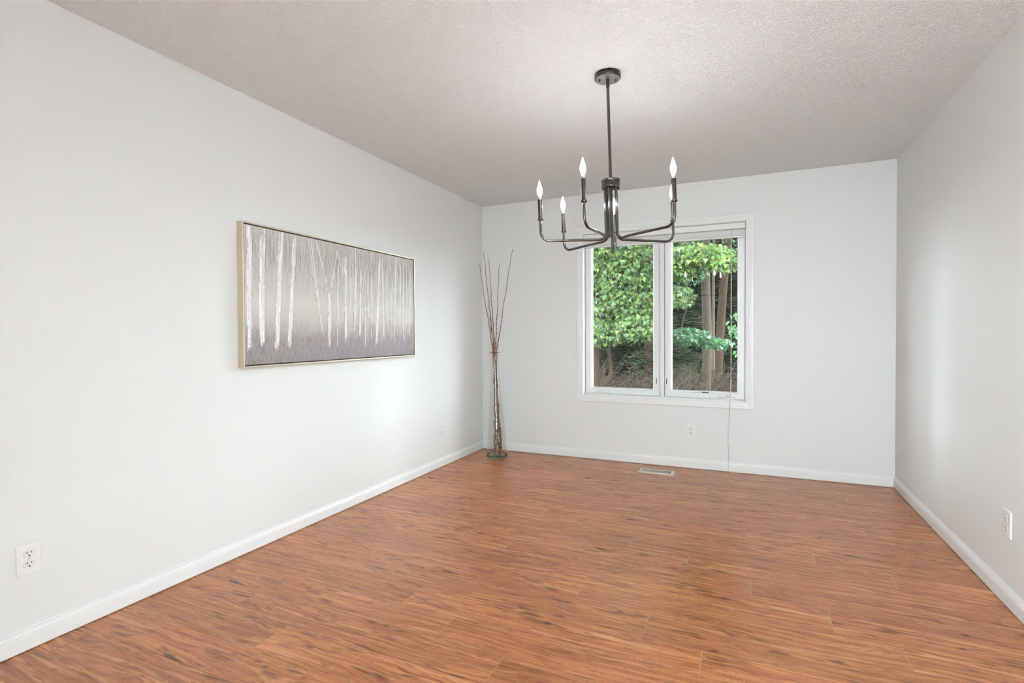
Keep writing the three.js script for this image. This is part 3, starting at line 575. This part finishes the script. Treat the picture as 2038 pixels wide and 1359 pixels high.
  { // the maple whose crown fills the left sash
    const x = -0.10, z = -4.7, t = thing('maple_tree', 'leafy green maple tree filling the left sash', 'tree', [x, groundY(x, z), z]);
    limbs(t, 'trunk', brownBark, [[0.062, 0.045, [x, -0.45, z], [x + 0.02, 0.6, z], [x - 0.02, 1.6, z - 0.05], [x + 0.1, 3.2, z]]]);
    limbs(t, 'branch', brownBark, [[0.03, 0.008, [x, 0.9, z], [0.35, 1.5, -4.5], [0.9, 2.0, -4.3]], [0.03, 0.008, [x, 1.5, z], [-0.6, 2.1, -4.6], [-1.2, 2.4, -4.4]], [0.028, 0.006, [x, 1.9, z], [0.7, 2.3, -4.3], [1.6, 2.45, -4.0], [2.3, 2.2, -3.9]], [0.05, 0.02, [x, 0.05, z], [0.15, 0.35, z - 0.1], [0.1, 0.9, z - 0.2]]]);
    foliage(t, placeLeaves([
      [0.25, 1.95, -4.5, 1.0, 0.95, 0.5, 4200], [0.75, 1.25, -4.2, 0.42, 0.22, 0.3, 420, 1], [0.2, 1.15, -4.2, 0.5, 0.20, 0.3, 420, 1], [-1.1, 2.0, -4.6, 0.9, 1.0, 0.6, 1200], [0.4, 3.0, -4.6, 1.6, 0.6, 0.8, 1400],
      [1.75, 2.36, -3.9, 0.55, 0.18, 0.35, 680, 1], [1.45, 2.2, -4.0, 0.35, 0.2, 0.3, 340, 1], [2.15, 2.2, -3.8, 0.25, 0.13, 0.3, 190, 1], [2.5, 2.3, -3.8, 0.3, 0.16, 0.3, 140],
      [1.45, 1.75, -4.2, 0.26, 0.18, 0.25, 230],
    ], 0.088, [0, 0.55, 0.75]), maple, lightGreens, mid, 300);
  }
  { // second maple with the pale trunk in the right sash
    const x = 1.71, z = -6.4, t = thing('maple_tree', 'straight grey-trunked maple tree standing in the right sash', 'tree', [x, groundY(x, z), z]);
    limbs(t, 'trunk', greyBark, [[0.09, 0.078, [x + 0.0, -0.35, z], [x + 0.02, 1.0, z], [x - 0.01, 2.4, z], [x + 0.02, 4.6, z]]]);
    limbs(t, 'branch', greyBark, [[0.022, 0.006, [x, 1.0, z], [1.5, 1.1, -5.6], [1.4, 1.25, -4.7]], [0.016, 0.006, [1.32, 1.0, -5.3], [1.40, 1.45, -5.3], [1.5, 1.75, -5.3]], [0.02, 0.006, [x, 2.1, z], [1.2, 2.5, -6.2], [0.7, 2.6, -6]]]);
    foliage(t, placeLeaves([
      [1.50, 1.10, -4.9, 0.40, 0.15, 0.4, 540, 1], [1.95, 0.98, -5.0, 0.28, 0.10, 0.3, 240], [1.2, 2.5, -6.0, 0.7, 0.5, 0.5, 420], [2.0, 3.3, -6.2, 1.4, 0.6, 0.8, 700], [2.9, 2.6, -6, 0.7, 0.7, 0.6, 350],
    ], 0.088, [0, 0.75, 0.6]), maple, [leafM(0.037, 0.112, 0.038), leafM(0.046, 0.136, 0.046), leafM(0.030, 0.093, 0.032)], [[0.048, 0.140, 0.045], [0.06, 0.165, 0.052], [0.036, 0.112, 0.036]], 220);
  }
  { // leaning tree and its thin dark neighbour
    const t = thing('leaning_tree', 'dark trunk leaning right behind the grey-trunked maple', 'tree', [1.86, groundY(1.86, -8), -8]);
    limbs(t, 'trunk', brownBark, [[0.10, 0.07, [1.84, -0.2, -8], [1.92, 1.4, -8], [1.99, 2.4, -8], [2.2, 4.4, -8]]]);
    foliage(t, placeLeaves([[2.3, 4.2, -8, 1.3, 0.7, 0.9, 300]], 0.12, [0, 0.7, 0.6]), maple, lightGreens, [[0.06, 0.14, 0.035], [0.05, 0.12, 0.03]], 0);
    const u = thing('thin_tree', 'thin dark trunk between the maple and the leaning tree', 'tree', [1.80, groundY(1.80, -7.4), -7.4]);
    limbs(u, 'trunk', phys(rgb(0.07, 0.06, 0.05), 0.95, { specularIntensity: 0.1 }), [[0.035, 0.025, [1.80, -0.2, -7.4], [1.79, 1.5, -7.4], [1.81, 4.4, -7.4]]]);
    foliage(u, placeLeaves([[1.8, 4.2, -7.4, 0.9, 0.6, 0.7, 200]], 0.12, [0, 0.7, 0.6]), maple, lightGreens, [[0.06, 0.16, 0.05]], 0);
  }
  { // oval-leaved sapling at the right edge
    const x = 2.55, z = -3.5, t = thing('leafy_sapling', 'bright oval-leaved sapling at the right edge of the window', 'shrub', [x, groundY(x, z), z]);
    limbs(t, 'stem', twigM, [[0.014, 0.004, [x, -0.5, z], [2.5, 0.6, z], [2.42, 1.5, z]], [0.010, 0.003, [2.5, 0.5, z], [2.38, 0.95, z], [2.24, 1.25, z]], [0.010, 0.003, [2.5, 0.5, z], [2.7, 1.0, z], [2.85, 1.4, z]]]);
    foliage(t, placeLeaves([[2.38, 1.28, z, 0.22, 0.20, 0.2, 130], [2.48, 0.95, z, 0.22, 0.26, 0.2, 130], [2.8, 1.2, z, 0.3, 0.4, 0.25, 200]], 0.075, [0, 0.6, 0.7]), oval, [leafM(0.051, 0.168, 0.043), leafM(0.067, 0.197, 0.051), leafM(0.037, 0.131, 0.032)], [[0.06, 0.20, 0.048], [0.045, 0.155, 0.038]], 160);
  }
  // tangled dead brush along the foot of the wood
  [[0.25, -5.6, 'tangle of dead twigs in the lower left corner of the window', 1.0], [1.0, -5.9, 'tangle of dead twigs beside the mullion', 1.15], [1.35, -7.2, 'low dead brush left of the grey maple trunk', 0.8], [2.3, -7.0, 'low dead brush right of the grey maple trunk', 0.9], [-0.9, -6.4, 'dead brush behind the left maple trunk', 1.2], [3.2, -6.6, 'dead brush beyond the sapling', 1.0]].forEach(([x, z, label, h], k) => {
    const y = groundY(x, z), t = thing('brush', label, 'brush', [x, y, z], 0, 'dead brush along the wood edge');
    for (let tone = 0; tone < 2; tone++) {
      const list = [];
      for (let i = 0; i < 70; i++) {
        const b = V(rr(-0.7, 0.7), rr(-0.05, 0.1), rr(-0.4, 0.4)), d = V(rr(-1, 1), rr(0.1, 1.0), rr(-0.5, 0.6)).multiplyScalar(h * rr(0.35, 0.8)), s = V(rr(-0.25, 0.25), rr(-0.1, 0.3), rr(-0.15, 0.15));
        list.push(taperTube([b, b.clone().addScaledVector(d, 0.5).add(s), b.clone().add(d)], rr(0.004, 0.009), 0.002, 8, 4));
      }
      const m = part('twigs', merge(list), [twigM, paleTwig][tone], t); m.userData.kind = 'stuff';
    }
    foliage(t, placeLeaves([[x, y + 0.35 * h, z, 0.7, 0.35 * h, 0.4, 130]], 0.07, [0, 0.6, 0.5]), oval, lightGreens, [[0.045, 0.033, 0.024], [0.032, 0.04, 0.018], [0.055, 0.042, 0.032]], 0, darkLeaf);
  });
  // tall trees with crowns out of view, added to block the bright sky
  // [trunk x, z, crown centre, crown radii, leaves, label]
  [
    [-4.2, -7.5, [-4.2, 6.9, -6.2], [3.2, 2.2, 3.6], 3600, 'tall tree added to shade the garden from the left, crown above the window view'],
    [3.9, -8.2, [3.6, 7.0, -6.6], [3.2, 2.2, 3.6], 3600, 'tall tree added to shade the garden from the right, crown above the window view'],
    [0.2, -9.0, [0.0, 7.0, -7.4], [3.2, 2.2, 3.8], 3800, 'tall tree added to shade the middle of the wood, crown above the window view'],
    [-2.3, -2.6, [-1.4, 6.6, -1.6], [3.4, 1.9, 3.4], 4200, 'tall tree added for shade left of the house corner, crown over the eaves'],
    [4.9, -3.0, [3.6, 6.8, -1.8], [3.2, 1.9, 3.2], 3800, 'tall tree added for shade right of the window, crown over the eaves'],
  ].forEach(([x, z, k, q, n, label]) => {
    const y = groundY(x, z), t = thing('added_shade_tree', label, 'tree', [x, y, z]);
    limbs(t, 'trunk', brownBark, [[0.2, 0.10, [x, y - 0.2, z], [x + 0.05, 2.6, z], [k[0], k[1], k[2]]]]);
    limbs(t, 'branch', brownBark, [[0.07, 0.02, [x, 3.4, z], [(x + k[0]) / 2 + 0.8, 4.8, (z + k[2]) / 2], [k[0] + 1.4, k[1], k[2] + 1]], [0.07, 0.02, [x, 3.6, z], [(x + k[0]) / 2 - 0.8, 5, (z + k[2]) / 2], [k[0] - 1.4, k[1], k[2] - 1]]]);
    foliage(t, placeLeaves([[...k, ...q, n]], 0.34, [0, 1, 0.2]), maple, lightGreens, [[0.06, 0.13, 0.03], [0.07, 0.15, 0.035]], 0);
  });
  // dark conifers closing the view
  [[-6.4, -12.5], [-4.6, -11.2], [-3.0, -12.6], [-1.5, -10.6], [-0.1, -12.0], [0.75, -9.6], [1.75, -11.6], [2.45, -10.0], [4.0, -10.8], [5.6, -12.4], [-3.9, -14.6], [-2.2, -14.4], [-0.9, -14.6], [0.5, -14.2], [1.9, -14.6], [3.2, -13.6], [4.8, -14.6], [1.2, -12.9], [2.2, -13.0]].forEach(([x, z], k) => {
    const y = groundY(x, z), t = thing('conifer', 'dark dense evergreen at the back of the wood outside the window', 'tree', [x, y, z], 0, 'dark evergreens at the back of the wood');
    part('trunk', taperTube([V(0, -0.2, 0), V(0.03, 3, 0), V(0, 8.5, 0)], 0.16, 0.03, 14, 7), brownBark, t);
    const inst = new THREE.InstancedMesh(spray, darkLeaf, 2600), o = new THREE.Object3D(), c = new THREE.Color();
    for (let i = 0; i < 2600; i++) {
      const hgt = 0.15 + 8.0 * Math.pow(rnd(), 1.25), R = 1.55 * (1 - hgt / 9.2) * Math.sqrt(rr(0.12, 1)), a = rnd() * Math.PI * 2;
      o.position.set(Math.cos(a) * R, hgt - 0.22 * R, Math.sin(a) * R);
      o.rotation.set(rr(-0.4, 0.3) - Math.PI / 2 * rr(0.5, 1.1), 0, 0); o.rotation.order = 'YXZ'; o.rotation.y = -a - Math.PI / 2 + rr(-0.6, 0.6) + Math.PI;
      o.scale.setScalar(rr(0.42, 0.75)); o.updateMatrix(); inst.setMatrixAt(i, o.matrix);
      const f = rr(0.6, 1.25); inst.setColorAt(i, c.setRGB(0.036 * f, 0.053 * f, 0.029 * f));
    }
    inst.name = 'needles'; inst.userData.kind = 'stuff'; inst.castShadow = inst.receiveShadow = true; t.add(inst);
  });
}

scene.traverse((o) => { if (o.isMesh) { o.castShadow = !['pane', 'bulb_glass', 'bulb_filament'].includes(o.name); o.receiveShadow = true; } });
renderer.render(scene, camera);
